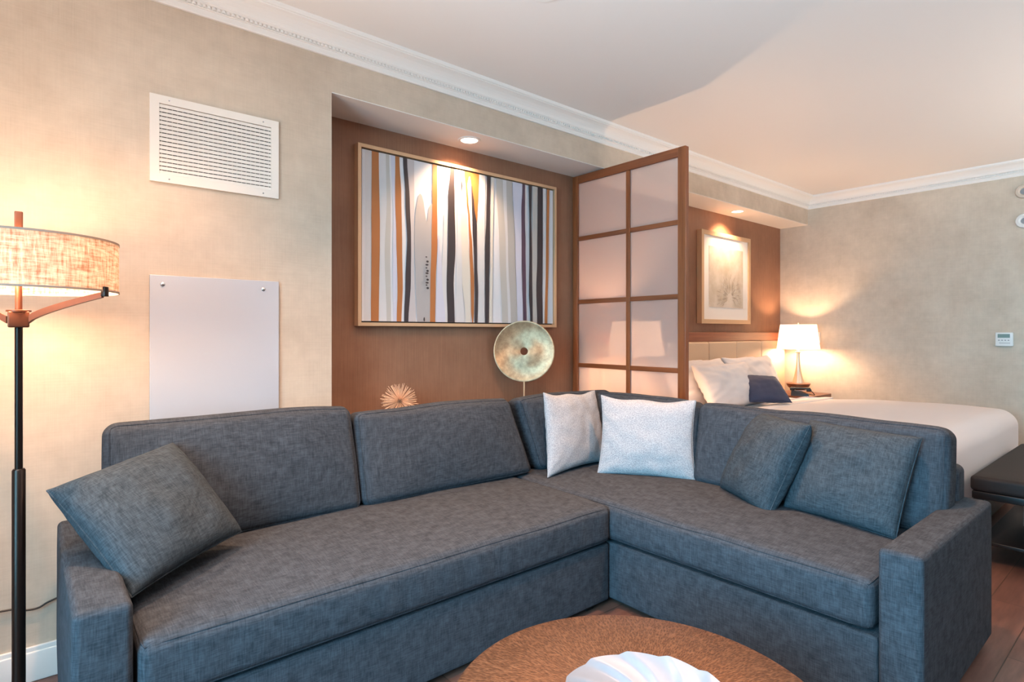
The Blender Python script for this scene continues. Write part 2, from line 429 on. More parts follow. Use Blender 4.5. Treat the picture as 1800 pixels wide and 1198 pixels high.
# bases
MB().soft(((AX1 + SX) / 2, (FY + .012 + BY) / 2, .165), (SX - AX1, BY - FY - .012, .27), .012, (0, .004, 0), (14, 4, 4), 3).build('base', M['sofa'], sofa)
MB().soft(((SX + .012 + BX) / 2, (AY + .125 + BY) / 2, .165), (BX - SX - .012, BY - AY - .125, .27), .012, (.004, 0, 0), (4, 14, 4), 3).build('base', M['sofa'], sofa)
# back frames
MB().soft(((AX1 + BX) / 2, BY - .065, .43), (BX - AX1, .13, .62), .03, (0, .01, .004), (12, 3, 6), 4).build('back_frame', M['sofa'], sofa)
MB().soft((BX - .065, (AY + .085 + BY - .13) / 2, .43), (.13, BY - .13 - AY - .085, .62), .03, (.01, 0, .004), (3, 12, 6), 4).build('back_frame', M['sofa'], sofa)
for (x, y) in ((AX0 + .05, FY + .06), (AX0 + .05, BY - .06), (SX + .06, AY + .06), (BX - .07, AY + .06), (BX - .07, BY - .06), (SX - .1, FY + .07)):
    MB().soft((x, y, .022), (.05, .05, .046), .005, n=(1, 1, 1), rs=2).build('foot', M['black'], sofa)
def cushion(name, c, size, r, puff, n, warp, rings, mw=None):
    o = MB().soft(c, size, r, puff, n, 5, warp).build(name, M['sofa'], sofa, edge=80)
    for (ax, sg) in rings:
        t = MB().tube(loop_on(c, size, r, puff, warp, ax, sg), .0032, 6, closed=True).build('piping', M['piping'], o)
    if mw: o.matrix_world = mw
    return o
def seatwarp(front_axis, seed):
    def w(p, s):
        q = Vector(p)
        k = 1 - max(0.0, abs(s[2])) * .0
        f = -s[front_axis]                      # 1 at the front edge
        e = max(0, f) ** 3
        along = p[1 - front_axis]
        q[front_axis] -= .006 * e * math.sin(along * 46 + 2.0 * noise.noise(Vector((along * 6, seed, 0)))) * (1 - s[2] ** 2) * (0.4 + noise.noise(Vector((along * 3, seed + 3, 0))))
        q[2] += noise.noise(Vector((p[0] * 3.2, p[1] * 3.2, seed))) * .007 * (1 if s[2] > 0 else .2)
        q[2] -= .010 * e * (1 if s[2] > 0 else 0)
        return q
    return w
cushion('seat_cushion', ((AX1 + .008 + SX - .008) / 2, (FY - .012 + 2.56) / 2, .402), (SX - AX1 - .016, 2.56 - FY + .012, .18), .035, (.0, .008, .028), (44, 16, 5), seatwarp(1, 1), [(2, 1), (2, -1)])
cushion('seat_cushion', ((SX - .002 + 2.86) / 2, (AY + .135 + 2.56) / 2, .402), (2.86 - SX + .002, 2.56 - AY - .135, .18), .035, (.008, .0, .028), (16, 40, 5), seatwarp(0, 7), [(2, 1), (2, -1)])
def backwarp(th, front_sign, seed, taper=(0, 0), wd=1):
    # local: x width, y thickness (front is -y), z height ; taper pulls the left / right top corners in
    def w(p, s):
        q = Vector(p)
        top = (s[2] + 1) / 2
        q.x += (-taper[1] if s[0] > 0 else taper[0]) * top * abs(s[0])
        q.y += noise.noise(Vector((p.x * 4, p.z * 4, seed))) * .010
        q.z += (noise.noise(Vector((p.x * 3.2, seed, 0))) * .012 - .008 * (s[0] ** 2)) * top
        crease = math.sin((p.x * 18 + 9 * p.z) + seed) * .0022 * max(0, 1 - 2.2 * abs(top - .12))
        q.y += crease
        return q
    return w
def back_cushion(org, rz, width, h, th, lean, seed, taper=(0, 0), z0=.500):
    # org: bottom front centre
    mw = Matrix.Translation((org[0], org[1], z0)) @ Matrix.Rotation(rz, 4, 'Z') @ Matrix.Rotation(-lean, 4, 'X')
    return cushion('back_cushion', (0, th / 2, h / 2), (width, th, h), .045, (.006, .035, .004), (22, 5, 14), backwarp(th, -1, seed, taper), [(1, -1), (1, 1)], mw)
back_cushion((.69, 2.435), 0, .965, .485, .155, R(8), 3.1, (.0, .03), .495)
back_cushion((1.695, 2.425), 0, 1.04, .445, .155, R(9), 5.7, (-.015, .125), .497)
back_cushion((2.63, 2.43), 0, .71, .44, .15, R(9), 8.2, (-.115, .0), .497)
back_cushion((2.725, 2.14), R(-90), .78, .44, .16, R(10), 11.3, (.02, .02), .495)
back_cushion((2.72, 1.185), R(-90), 1.12, .44, .165, R(10), 14.9, (.0, .0), .495)

# ------------------------------------------------------------------ pillows
def pillow(name, corners, T, mat, seed=0, pinch=.035, wr=.006, n=34, ex=.42, piping=True, floppy=0):
    BL, BRt, TR, TL = [Vector(c) for c in corners]
    c = (BL + BRt + TR + TL) / 4
    ex_ = ((BRt - BL) + (TR - TL)).normalized(); ey = ((TL - BL) + (TR - BRt)); nrm = ex_.cross(ey).normalized(); ey = nrm.cross(ex_)
    fr = Matrix((ex_, ey, nrm)).transposed().to_4x4(); fr.translation = c; inv = fr.inverted()
    loc = [inv @ v for v in (BL, BRt, TR, TL)]
    idx = {}; v = []; f = []
    def pos(i, j, side):
        # cluster samples near the edges
        u = math.sin((i / n - .5) * math.pi); w = math.sin((j / n - .5) * math.pi)
        cu = u * (1 - pinch * (1 - w * w) ** 1.0 * abs(u) ** 2); cw = w * (1 - pinch * (1 - u * u) * abs(w) ** 2)
        if floppy and w > 0: cw -= floppy * w ** 3 * (.5 - .5 * math.cos(math.pi * 2 * (u + .1))) * .5
        a, b = (cu + 1) / 2, (cw + 1) / 2
        p = loc[0] * (1 - a) * (1 - b) + loc[1] * a * (1 - b) + loc[2] * a * b + loc[3] * (1 - a) * b
        e = max(0, (1 - u * u) * (1 - w * w))
        t = T * .5 * (e ** ex) * (1 + .12 * noise.noise(Vector((u * 1.7, w * 1.7, seed + side))))
        near = (max(abs(u), abs(w))) ** 4
        th = math.atan2(w, u)
        t += wr * e ** .4 * near * math.sin(th * 22 + 3 * noise.noise(Vector((u * 2, w * 2, seed)))) * (0.6 + noise.noise(Vector((u * 3, w * 3, seed + 9))))
        t += wr * .8 * e ** .5 * noise.noise(Vector((u * 4, w * 4, seed + 4 + side)))
        return p + Vector((0, 0, side * t))
    def vid(i, j, side):
        key = (i, j, 0 if i in (0, n) or j in (0, n) else side)
        if key not in idx: idx[key] = len(v); v.append(pos(i, j, side if key[2] else 0))
        return idx[key]
    for i in range(n):
        for j in range(n):
            f.append((vid(i, j, 1), vid(i + 1, j, 1), vid(i + 1, j + 1, 1), vid(i, j + 1, 1)))
            f.append((vid(i, j, -1), vid(i, j + 1, -1), vid(i + 1, j + 1, -1), vid(i + 1, j, -1)))
    o = link(name, v, f, mat); o.matrix_world = fr
    if piping:
        ring = [(i, 0) for i in range(n)] + [(n, j) for j in range(n)] + [(n - i, n) for i in range(n)] + [(0, n - j) for j in range(n)]
        MB().tube([pos(i, j, 0) for i, j in ring], .003, 6, closed=True).build('seam', mat, o)
    return o
M['pil'] = woven('pillow fabric', (0.028, 0.036, 0.043), (0.062, 0.078, 0.092), fast=300, slow=26, bmp=0.4, sheen=0.15)
p = pillow('throw_pillow', [(.227, 1.978, .535), (.594, 2.245, .572), (.409, 2.452, .888), (.042, 2.24, .82)], .18, M['pil'], 1, .04, .005, ex=.36)
tag(p, 'blue grey throw pillow lying tilted against the left arm of the sofa', 'pillow', 'grey throw pillows')
p = pillow('throw_pillow', [(2.72, 1.56, .50), (2.50, 1.21, .49), (2.606, 1.074, .895), (2.84, 1.40, .895)], .20, M['pil'], 2, .03, .008, ex=.34)
tag(p, 'smaller blue grey throw pillow in front of the wide one on the right section', 'pillow', 'grey throw pillows')
p = pillow('throw_pillow', [(2.627, 1.20, .505), (2.57, .742, .50), (2.737, .70, .876), (2.762, 1.138, .895)], .18, M['pil'], 3, .03, .006, ex=.34)
tag(p, 'wider blue grey throw pillow nearest the right sofa arm', 'pillow', 'grey throw pillows')
p = pillow('throw_pillow', [(2.196, 2.30, .50), (2.74, 2.34, .51), (2.755, 2.455, .93), (2.257, 2.40, .955)], .13, M['boucle'], 4, .07, .009, floppy=.10)
tag(p, 'white textured throw pillow standing in the sofa corner, partly behind the other white one', 'pillow', 'white throw pillows')
p = pillow('throw_pillow', [(2.46, 2.17, .50), (2.76, 1.73, .492), (2.81, 1.765, .925), (2.55, 2.22, .935)], .13, M['boucle'], 5, .07, .010, floppy=.10)
tag(p, 'white textured throw pillow in front, fully visible in the sofa corner', 'pillow', 'white throw pillows')

# ------------------------------------------------------------------ wall vent and access panel
vent = empty('wall_vent', (0, YW, 0)); tag(vent, 'white metal return air grille high on the beige wall', 'vent')
vx0, vx1, vz0, vz1 = .383, .904, 1.932, 2.296
fw = .034
MB().box(vx0, vx1, -.012, 0, vz0, vz0 + fw).box(vx0, vx1, -.012, 0, vz1 - fw, vz1).box(vx0, vx0 + fw, -.012, 0, vz0 + fw, vz1 - fw).box(vx1 - fw, vx1, -.012, 0, vz0 + fw, vz1 - fw).build('frame', M['ventwhite'], vent, smooth=False)
MB().box(vx0 + fw, vx1 - fw, -.0012, 0, vz0 + fw, vz1 - fw).build('backing', M['dark'], vent, smooth=False)
for k in range(23):
    x = vx0 + fw + (vx1 - vx0 - 2 * fw) * (k + .5) / 23
    MB().box(x - .0009, x + .0009, -.0035, -.001, vz0 + fw, vz1 - fw).build('vertical_fin', M['ventwhite'], vent, smooth=False)
for k in range(17):
    z = vz0 + fw + (vz1 - vz0 - 2 * fw) * (k + .45) / 17
    s_ = MB(); a = R(-38); L = .0082
    dy, dz = math.cos(a) * L, math.sin(a) * L
    s_.add([(vx0 + fw, -.0105 - 0, z - .0070), (vx1 - fw, -.0105, z - .0070), (vx1 - fw, -.0065, z + .0073), (vx0 + fw, -.0065, z + .0073),
            (vx0 + fw, -.0095, z - .0077), (vx1 - fw, -.0095, z - .0077), (vx1 - fw, -.0055, z + .0067), (vx0 + fw, -.0055, z + .0067)],
           [(0, 1, 2, 3), (7, 6, 5, 4), (0, 4, 5, 1), (3, 2, 6, 7), (0, 3, 7, 4), (1, 5, 6, 2)])
    s_.build('slat', M['ventwhite'], vent, smooth=False)
for x in (vx0 + .07, vx1 - .07):
    for z in (vz0 + .016, vz1 - .016):
        MB().lathe([(.004, 0), (.003, .0015), (0, .002)], 12).build('screw', M['chrome'], vent, loc=(x, -.012, z), rot=(R(90), 0, 0))
pan = empty('access_panel', (0, YW, 0)); tag(pan, 'plain white rectangular panel screwed to the wall above the sofa', 'panel')
MB().soft((.643, -.010, 1.045), (.521, .014, .99), .002, n=(1, 1, 1), rs=2).build('sheet', M['panel'], pan)
for (x, y) in ((286, 499), (463, 508)):
    X, Z = px_on_y(x, y, YW - .017)
    MB().lathe([(.009, 0), (.009, .002), (.006, .005), (0, .006)], 20).build('screw', M['chrome'], pan, loc=(X, -.017, Z), rot=(R(90), 0, 0))
for x in (.46, .83):
    MB().lathe([(.009, 0), (.009, .002), (.006, .005), (0, .006)], 20).build('screw', M['chrome'], pan, loc=(x, -.017, .60), rot=(R(90), 0, 0))

# ------------------------------------------------------------------ striped painting
PY = 3.072
art = empty('striped_painting', (0, PY, 0)); tag(art, 'wide framed abstract painting of orange, black and grey vertical stripes', 'painting')
fx0, fx1, fz0, fz1 = 1.432, 3.012, 1.338, 2.382
ft = .020
MB().box(fx0, fx1, -.012, .038, fz0, fz0 + ft).box(fx0, fx1, -.012, .038, fz1 - ft, fz1).box(fx0, fx0 + ft, -.012, .038, fz0 + ft, fz1 - ft).box(fx1 - ft, fx1, -.012, .038, fz0 + ft, fz1 - ft).build('frame', M['gold'], art, smooth=False)
cx0, cx1, cz0, cz1 = fx0 + ft + .008, fx1 - ft - .008, fz0 + ft + .008, fz1 - ft - .008
MB().box(fx0 + ft, fx1 - ft, .02, .036, fz0 + ft, fz1 - ft).build('backing_board', M['dark'], art, smooth=False)
PC = {'white': (.70, .69, .71), 'drip': (.40, .375, .37), 'orange': (.42, .150, .042), 'black': (.035, .026, .030), 'grey': (.52, .48, .48), 'lav': (.60, .59, .68),
      'beige': (.50, .47, .43), 'taupe': (.44, .41, .38), 'purple': (.085, .045, .075), 'pale': (.64, .62, .62), 'cream': (.68, .62, .54)}
PK = list(PC); pm = [plain('paint ' + k, PC[k], .45) for k in PK]
cv = MB().box(cx0, cx1, 0, .02, cz0, cz1, 0)
# crop coordinates (3.4237 px per frame px) -> canvas coordinates
def c2w(x, y):
    X, Z = px_on_y(610 + x / 3.4237, 240 + y / 3.4237, PY); return X, Z
def vline(x, t):
    X, _ = c2w(x, 600); return min(max(X, cx0), cx1), cz1 + (cz0 - cz1) * t
layer = [0]
def stripe(col, rows, sub=5):
    layer[0] += 1; y = -.00025 * layer[0]
    rows = [(t, a, b) for (t, a, b) in rows]; L = []
    for i in range(len(rows) - 1):
        for k in range(sub):
            f = k / sub; f2 = f * f * (3 - 2 * f)
            t = rows[i][0] + (rows[i + 1][0] - rows[i][0]) * f
            L.append((t, rows[i][1] + (rows[i + 1][1] - rows[i][1]) * f2, rows[i][2] + (rows[i + 1][2] - rows[i][2]) * f2))
    L.append(rows[-1]); v = []
    for (t, a, b) in L:
        w = 1.2 * noise.noise(Vector((t * 9, a * .1, layer[0])))
        xa, z = vline(a + w, t); xb, _ = vline(b - w, t); v += [(xa, y, z), (xb, y, z)]
    cv.add(v, [(2 * i, 2 * i + 2, 2 * i + 3, 2 * i + 1) for i in range(len(L) - 1)], PK.index(col))
stripe('lav', [(0, 66, 92), (1, 66, 88)])
stripe('pale', [(0, 108, 146), (.5, 112, 146), (1, 100, 143)])
stripe('grey', [(0, 66, 76), (1, 66, 74)])
stripe('pale', [(0, 196, 240), (.5, 198, 240), (1, 192, 240)])
stripe('beige', [(0, 232, 254), (.3, 238, 262), (.6, 226, 260), (1, 238, 264)])
stripe('lav', [(0, 262, 290), (.35, 278, 300), (.7, 275, 302), (1, 278, 298)])
stripe('orange', [(0, 148, 190), (.5, 146, 197), (1, 143, 190)])
stripe('orange', [(0, 289, 314), (.25, 288, 326), (.5, 296, 330), (.8, 303, 334), (1, 298, 326)])
stripe('grey', [(0, 360, 402), (.25, 376, 404), (.6, 384, 402), (1, 368, 412)])
stripe('black', [(0, 336, 360), (.25, 350, 376), (.5, 360, 385), (.75, 350, 383), (1, 342, 368)])
layer[0] += 1
drip = [(404, .46), (407, .38), (412, .31), (419, .26), (428, .218), (438, .20), (450, .212), (460, .25), (467, .31), (474, .36), (479, .372), (484, .34), (490, .28), (499, .262), (512, .25),
        (514, .5), (508, .8), (504, 1), (420, 1), (412, .8), (406, .62)]
dv = [vline(x, t) for x, t in drip]
cv.add([(X, -.00025 * layer[0], Z) for X, Z in dv], [tuple(range(len(dv)))], PK.index('drip'))
stripe('lav', [(.45, 545, 552), (.7, 540, 575), (1, 530, 598)])
stripe('pale', [(.3, 582, 600), (.7, 570, 600), (1, 590, 604)])
stripe('orange', [(0, 513, 540), (.25, 511, 541), (.5, 507, 541), (.75, 500, 532), (1, 498, 528)])
stripe('black', [(0, 622, 644), (.18, 608, 645), (.5, 604, 651), (.75, 597, 640), (1, 603, 646)])
stripe('cream', [(0, 655, 704), (.35, 660, 720), (.7, 690, 740), (1, 712, 742)])
stripe('pale', [(.3, 662, 684), (.7, 655, 690), (1, 650, 705)])
stripe('orange', [(0, 704, 792), (.12, 715, 788), (.3, 762, 781), (.36, 771, 776)])
stripe('white', [(.03, 732, 738), (.08, 722, 745), (.2, 722, 748), (.36, 735, 752), (.5, 748, 757), (.62, 755, 758)])
stripe('orange', [(.08, 712, 722), (.2, 718, 728), (.3, 728, 737), (.5, 734, 752), (.75, 742, 762), (.93, 745, 760), (1, 750, 756)])
stripe('pale', [(0, 792, 830), (.4, 782, 826), (.7, 790, 824), (1, 786, 824)])
stripe('black', [(.09, 746, 750), (.2, 748, 762), (.35, 752, 778), (.6, 762, 780), (.8, 765, 786), (1, 764, 782)])
stripe('black', [(.07, 684, 688), (.1, 684, 692), (.14, 686, 688)])
stripe('black', [(0, 838, 860), (.25, 835, 856), (.5, 828, 855), (.75, 827, 852), (1, 828, 850)])
stripe('cream', [(0, 864, 880), (.5, 860, 874), (1, 852, 870)])
stripe('beige', [(0, 894, 934), (.5, 914, 952), (1, 930, 968)])
stripe('pale', [(0, 934, 956), (.5, 952, 966), (1, 966, 985)])
stripe('taupe', [(0, 955, 990), (.5, 965, 1008), (1, 982, 1022)])
stripe('lav', [(0, 992, 1050), (.5, 1010, 1046), (1, 1022, 1055)])
stripe('purple', [(0, 1052, 1067), (.2, 1045, 1066), (.5, 1048, 1070), (.75, 1052, 1073), (1, 1058, 1076)])
stripe('black', [(0, 1088, 1107), (.25, 1093, 1104), (.5, 1093, 1108), (.75, 1090, 1110), (1, 1098, 1113)])
stripe('beige', [(0, 1112, 1142), (.5, 1110, 1140), (1, 1114, 1138)])
stripe('black', [(0, 1143, 1173), (.5, 1140, 1172), (.75, 1134, 1170), (1, 1140, 1173)])
stripe('pale', [(0, 1174, 1194), (1, 1174, 1190)])
stripe('orange', [(0, 1198, 1213), (.5, 1193, 1208), (1, 1184, 1200)])
for k, dy in enumerate((237, 297, 340, 380, 420, 450, 490, 535, 575, 605, 645)):
    X, Z = px_on_y(720 + (208 + (k * 37) % 22) / 7.48, 420 + dy / 7.48, PY)
    r1, r2 = .006 + .004 * ((k * 7) % 3) / 2, .004 + .003 * ((k * 5) % 3) / 2
    cv.add([(X + r1 * 1.2 * math.cos(a), -.011, Z + r2 * math.sin(a)) for a in (2 * math.pi * j / 8 for j in range(8))], [tuple(range(8))], PK.index('black'))
X, Z = px_on_y(744, 561, PY)
cv.add([(X + .005 * math.cos(a), -.011, Z + .014 * math.sin(a)) for a in (2 * math.pi * j / 8 for j in range(8))], [tuple(range(8))], PK.index('black'))
# keep the paint layers proud of the canvas but below the frame face
cv.v = [(x, (y if y >= 0 else max(y, -.0115)), z) for (x, y, z) in cv.v]
cv.build('canvas', pm, art, smooth=False)

# ------------------------------------------------------------------ console table with its two ornaments
con = empty('console_table', (2.18, 2.955, 0)); tag(con, 'low dark wood console table in the niche behind the sofa', 'console table')
MB().soft((0, 0, .795), (1.75, .27, .03), .004, n=(1, 1, 1), rs=2).build('table_top', M['console'], con)
for sx in (-1, 1):
    for sy in (-1, 1):
        MB().soft((sx * .84, sy * .105, .39), (.04, .04, .78), .004, n=(1, 1, 1), rs=2).build('leg', M['console'], con)
MB().soft((0, 0, .2), (1.70, .2, .02), .004, n=(1, 1, 1), rs=2).build('shelf', M['console'], con)

dz0 = .81
ds = empty('disc_sculpture', (2.575, 2.93, dz0), R(-41)); tag(ds, 'large round brushed gold disc ornament with centre hole on a thin stem', 'sculpture')
dm = MB(); RD, hr = .207, .026
dm.lathe([(hr, -.004), (hr, .004), (hr + .01, .0052), (.1, .0045), (RD - .012, .004), (RD - .008, .0065), (RD, .005), (RD + .001, 0), (RD, -.005), (RD - .01, -.0055), (.1, -.0045), (hr, -.004)], 96, caps=False)
dm.build('disc', M['disc'], ds, loc=(0, 0, 1.172 - dz0), rot=(R(90), 0, 0), edge=60)
MB().tube([(0, 0, .02), (0, 0, 1.172 - dz0 - RD + .004)], .006, 12).build('stem', M['gold'], ds)
MB().soft((0, 0, .012), (.12, .07, .024), .004, n=(1, 1, 1), rs=2).build('base', M['black'], ds)
ur = empty('urchin_ornament', (1.625, 2.93, .81)); tag(ur, 'spiky gold metal starburst ornament peeking above the sofa back', 'ornament')
sp = MB(); UR = .108
for k in range(170):
    z = -1 + 2 * (k + .5) / 170; a = k * 2.39996; rr = math.sqrt(1 - z * z)
    d = Vector((rr * math.cos(a), rr * math.sin(a), z)) ; L = UR * random.uniform(.88, 1.02)
    if d.z < 0: L = min(L, .094 / max(1e-3, -d.z)) if -d.z > .5 else L
    sp.tube([d * .012, d * L], [.0016, .0013], 5)
sp.build('spikes', M['goldpin'], ur, loc=(0, 0, .096))
MB().lathe([(0, -.018), (.010, -.015), (.017, -.006), (.018, 0), (.017, .006), (.010, .015), (0, .018)], 20).build('core', M['bronze'], ur, loc=(0, 0, .096))

# ------------------------------------------------------------------ divider screen
sc = empty('divider_screen', (0, 0, 0)); tag(sc, 'tall cherry wood room divider panel with frosted panes beside the bed', 'room divider')
x0, x1 = 3.232, 3.272; ya, yb = 2.105, 3.108; zb, zt = .03, 2.505
ys, zr = .058, .060
MB().soft(((x0 + x1) / 2, ya + ys / 2, (zb + zt) / 2), (x1 - x0, ys, zt - zb), .003, n=(1, 1, 1), rs=2).build('stile', M['cherry'], sc)
MB().soft(((x0 + x1) / 2, yb - ys * .9 / 2, (zb + zt) / 2), (x1 - x0, ys * .9, zt - zb), .003, n=(1, 1, 1), rs=2).build('stile', M['cherry'], sc)
yi0, yi1 = ya + ys, yb - ys * .9
for zz in (zt - zr / 2, zb + zr / 2):
    MB().soft(((x0 + x1) / 2, (yi0 + yi1) / 2, zz), (x1 - x0 - .001, yi1 - yi0, zr), .003, n=(1, 1, 1), rs=2).build('rail', M['cherryh'], sc)
ym = 2.575; mw_ = .032
MB().soft(((x0 + x1) / 2, ym, (zb + zt) / 2), (x1 - x0 - .012, mw_, zt - zb - 2 * zr), .002, n=(1, 1, 1), rs=2).build('mullion', M['cherry'], sc)
zrow = [2.505 - .485 * k for k in range(1, 5)]
for z in zrow:
    for (a, b) in ((yi0, ym - mw_ / 2), (ym + mw_ / 2, yi1)):
        MB().soft(((x0 + x1) / 2, (a + b) / 2, z), (x1 - x0 - .014, b - a, .032), .002, n=(1, 1, 1), rs=2).build('muntin', M['cherryh'], sc)
zs_ = [zt - zr] + [z for z in zrow] + [zb + zr]
for i in range(5):
    top = zs_[i] - (.016 if i else 0); bot = zs_[i + 1] + (.016 if i < 4 else 0)
    for (a, b) in ((yi0, ym - mw_ / 2), (ym + mw_ / 2, yi1)):
        MB().box((x0 + x1) / 2 - .003, (x0 + x1) / 2 + .003, a, b, bot, top).build('frosted_pane', M['frost'], sc, smooth=False)
for y in (ya + .08, yb - .1):
    MB().box(x0 + .005, x1 - .005, y - .02, y + .02, 0, .032).build('floor_bracket', M['bronze'], sc, smooth=False)

# ------------------------------------------------------------------ floor lamp
fl = empty('floor_lamp', (-.024, 2.28, 0)); tag(fl, 'tall dark bronze floor lamp with lit burlap drum shade', 'lamp')
MB().lathe([(0, 0), (.14, 0), (.145, .006), (.14, .018), (.03, .026), (.018, .04), (0, .04)], 48).build('base', M['bronze'], fl)
MB().tube([(0, 0, .03), (0, 0, .885), (0, 0, .89)], [.0165, .0165, .0135], 20).build('lower_pole', M['bronze'], fl)
MB().tube([(0, 0, .885), (0, 0, 1.32)], .0098, 20).build('upper_pole', M['bronze'], fl)
MB().soft((0, 0, 1.339), (.050, .050, .048), .004, n=(1, 1, 1), rs=2).lathe([(.030, 0), (.030, .005), (.010, .007)], 24, (0, 0, 1.362)).build('hub', M['copperbrown'], fl)
MB().tube([(0, 0, 1.36), (0, 0, 1.60)], .0088, 16).build('stem', M['copperbrown'], fl)
MB().soft((0, 0, 1.638), (.020, .020, .052), .003, n=(1, 1, 1), rs=2).build('finial', M['copperbrown'], fl)
SR, sz0, sz1 = .250, 1.424, 1.583
def arm(ang):
    pts = []; n = 14
    for k in range(n + 1):
        t = k / n; rr_ = .028 + (SR - .028 - .006) * t; z = 1.338 + (sz0 - .010 - 1.338) * (t ** .72)
        pts.append((rr_, z))
    v = []; f = []; w = .006; h = .011
    for (r_, z) in pts:
        for (a, b) in ((-w, -h), (w, -h), (w, h), (-w, h)): v.append((r_ * math.cos(ang) - a * math.sin(ang), r_ * math.sin(ang) + a * math.cos(ang), z + b * (1 - .25 * (r_ / SR))))
    for i in range(n): f += [(4 * i + j, 4 * i + (j + 1) % 4, 4 * i + 4 + (j + 1) % 4, 4 * i + 4 + j) for j in range(4)]
    f += [(3, 2, 1, 0), (4 * n, 4 * n + 1, 4 * n + 2, 4 * n + 3)]
    a = MB().add(v, f).build('support_arm', M['copperbrown'], fl, smooth=False)
    c, s2 = math.cos(ang), math.sin(ang)
    MB().soft((0, 0, 0), (.014, .018, .030), .002, n=(1, 1, 1), rs=2).build('clip', M['bronze'], a, loc=(SR * c, SR * s2, sz0), rot=(0, 0, ang))
for a in (R(-37), R(-37 + 205)): arm(a)
sh = MB(); k = 96
sh.lathe([(SR, sz0), (SR, sz1)], k, caps=False); sh.build('lamp_shade', M['burlap'], fl)
M['shadetrim'] = plain('shade trim tape', (.30, .23, .18), .8)
for z in (sz0, sz1 - .006):
    MB().lathe([(SR + .0015, z), (SR + .0015, z + .006), (SR - .0015, z + .006), (SR - .0015, z), (SR + .0015, z)], k, caps=False).build('shade_trim', M['shadetrim'], fl)
spd = MB()
for j in range(3):
    a = 2 * math.pi * j / 3 + .4; spd.tube([(0, 0, sz1 - .004), (SR * math.cos(a), SR * math.sin(a), sz1 - .004)], .0022, 6)
spd.build('shade_spider', M['bronze'], fl)
for a in (R(50), R(230)):
    MB().lathe([(0, -.03), (.014, -.03), (.014, .0), (.024, .018), (.027, .035), (.020, .052), (0, .060)], 20).build('bulb', M['bulb_floor'], fl, loc=(.075 * math.cos(a), .075 * math.sin(a), 1.478))
cp = [(-.12, .0, .008), (-.35, .25, .006), (-.6, .44, .006), (-.62, .497, .10), (-.50, .504, .24), (-.30, .506, .285), (-.05, .506, .288), (.01, .506, .272), (.05, .505, .270), (.085, .505, .285), (.16, .505, .30), (.3, .505, .30)]
def smooth_path(P, m=6):
    P = [Vector(p) for p in P]; out = []
    for i in range(len(P) - 1):
        a, b, c, d = P[max(i - 1, 0)], P[i], P[i + 1], P[min(i + 2, len(P) - 1)]
        for k in range(m):
            t = k / m; out.append(.5 * ((2 * b) + (c - a) * t + (2 * a - 5 * b + 4 * c - d) * t * t + (-a + 3 * b - 3 * c + d) * t ** 3))
    out.append(P[-1]); return out
MB().tube(smooth_path(cp), .0035, 8).build('power_cord', M['cable'], fl)

# ------------------------------------------------------------------ coffee table and dish
TZ = .42
ct = empty('coffee_table', (1.093, .833, 0)); tag(ct, 'round coffee table with textured copper brown top in front of the sofa', 'coffee table')
MB().lathe([(0, TZ - .035), (.43, TZ - .035), (.452, TZ - .030), (.456, TZ - .010), (.452, TZ - .003), (.445, TZ), (.30, TZ), (.15, TZ), (0, TZ)], 128).build('table_top', M['hammer'], ct)
MB().lathe([(0, 0), (.26, 0), (.262, .01), (.20, .05), (.12, .16), (.11, .24), (.18, .36), (.24, TZ - .035), (0, TZ - .035)], 64).build('pedestal', M['hammer'], ct)
ws = empty('swirl_dish', (1.035, .762, TZ)); tag(ws, 'white swirl ridged decorative dish on the round coffee table', 'dish')
v = []; f = []; NT, NA, NR = 12, 288, 26
def saw(x):
    x = x % 1.0; return x / .78 if x < .78 else (1 - x) / .22
for side in (0, 1):
    for i in range(NR + 1):
        t = i / NR
        for j in range(NA):
            a = 2 * math.pi * j / NA; ph = NT * (a + 1.25 * (1 - t)) / (2 * math.pi)
            sw = saw(ph); amp = .011 * t ** .6 * (1 - .55 * t ** 6)
            rr_ = (.192 + .004 * (sw - .5) * t) * t
            z = .014 + .062 * t ** 1.7 + amp * (sw - .5) - (.006 if side else 0)
            z = max(z, .001 if side else .006)
            v.append((rr_ * math.cos(a), rr_ * math.sin(a), z))
L0 = (NR + 1) * NA
for side in (0, 1):
    o_ = side * L0
    for i in range(NR):
        for j in range(NA):
            q = (o_ + i * NA + j, o_ + i * NA + (j + 1) % NA, o_ + (i + 1) * NA + (j + 1) % NA, o_ + (i + 1) * NA + j)
            f.append(q if side == 0 else q[::-1])
for j in range(NA):
    f.append((NR * NA + j, NR * NA + (j + 1) % NA, L0 + NR * NA + (j + 1) % NA, L0 + NR * NA + j))
dish = link('bowl', v, f, M['white_ceramic'], ws); fix_normals(dish); dish.data.set_sharp_from_angle(angle=R(35))
MB().lathe([(.055, 0), (.06, .002), (.055, .010), (0, .010)], 40).build('foot_ring', M['white_ceramic'], ws)

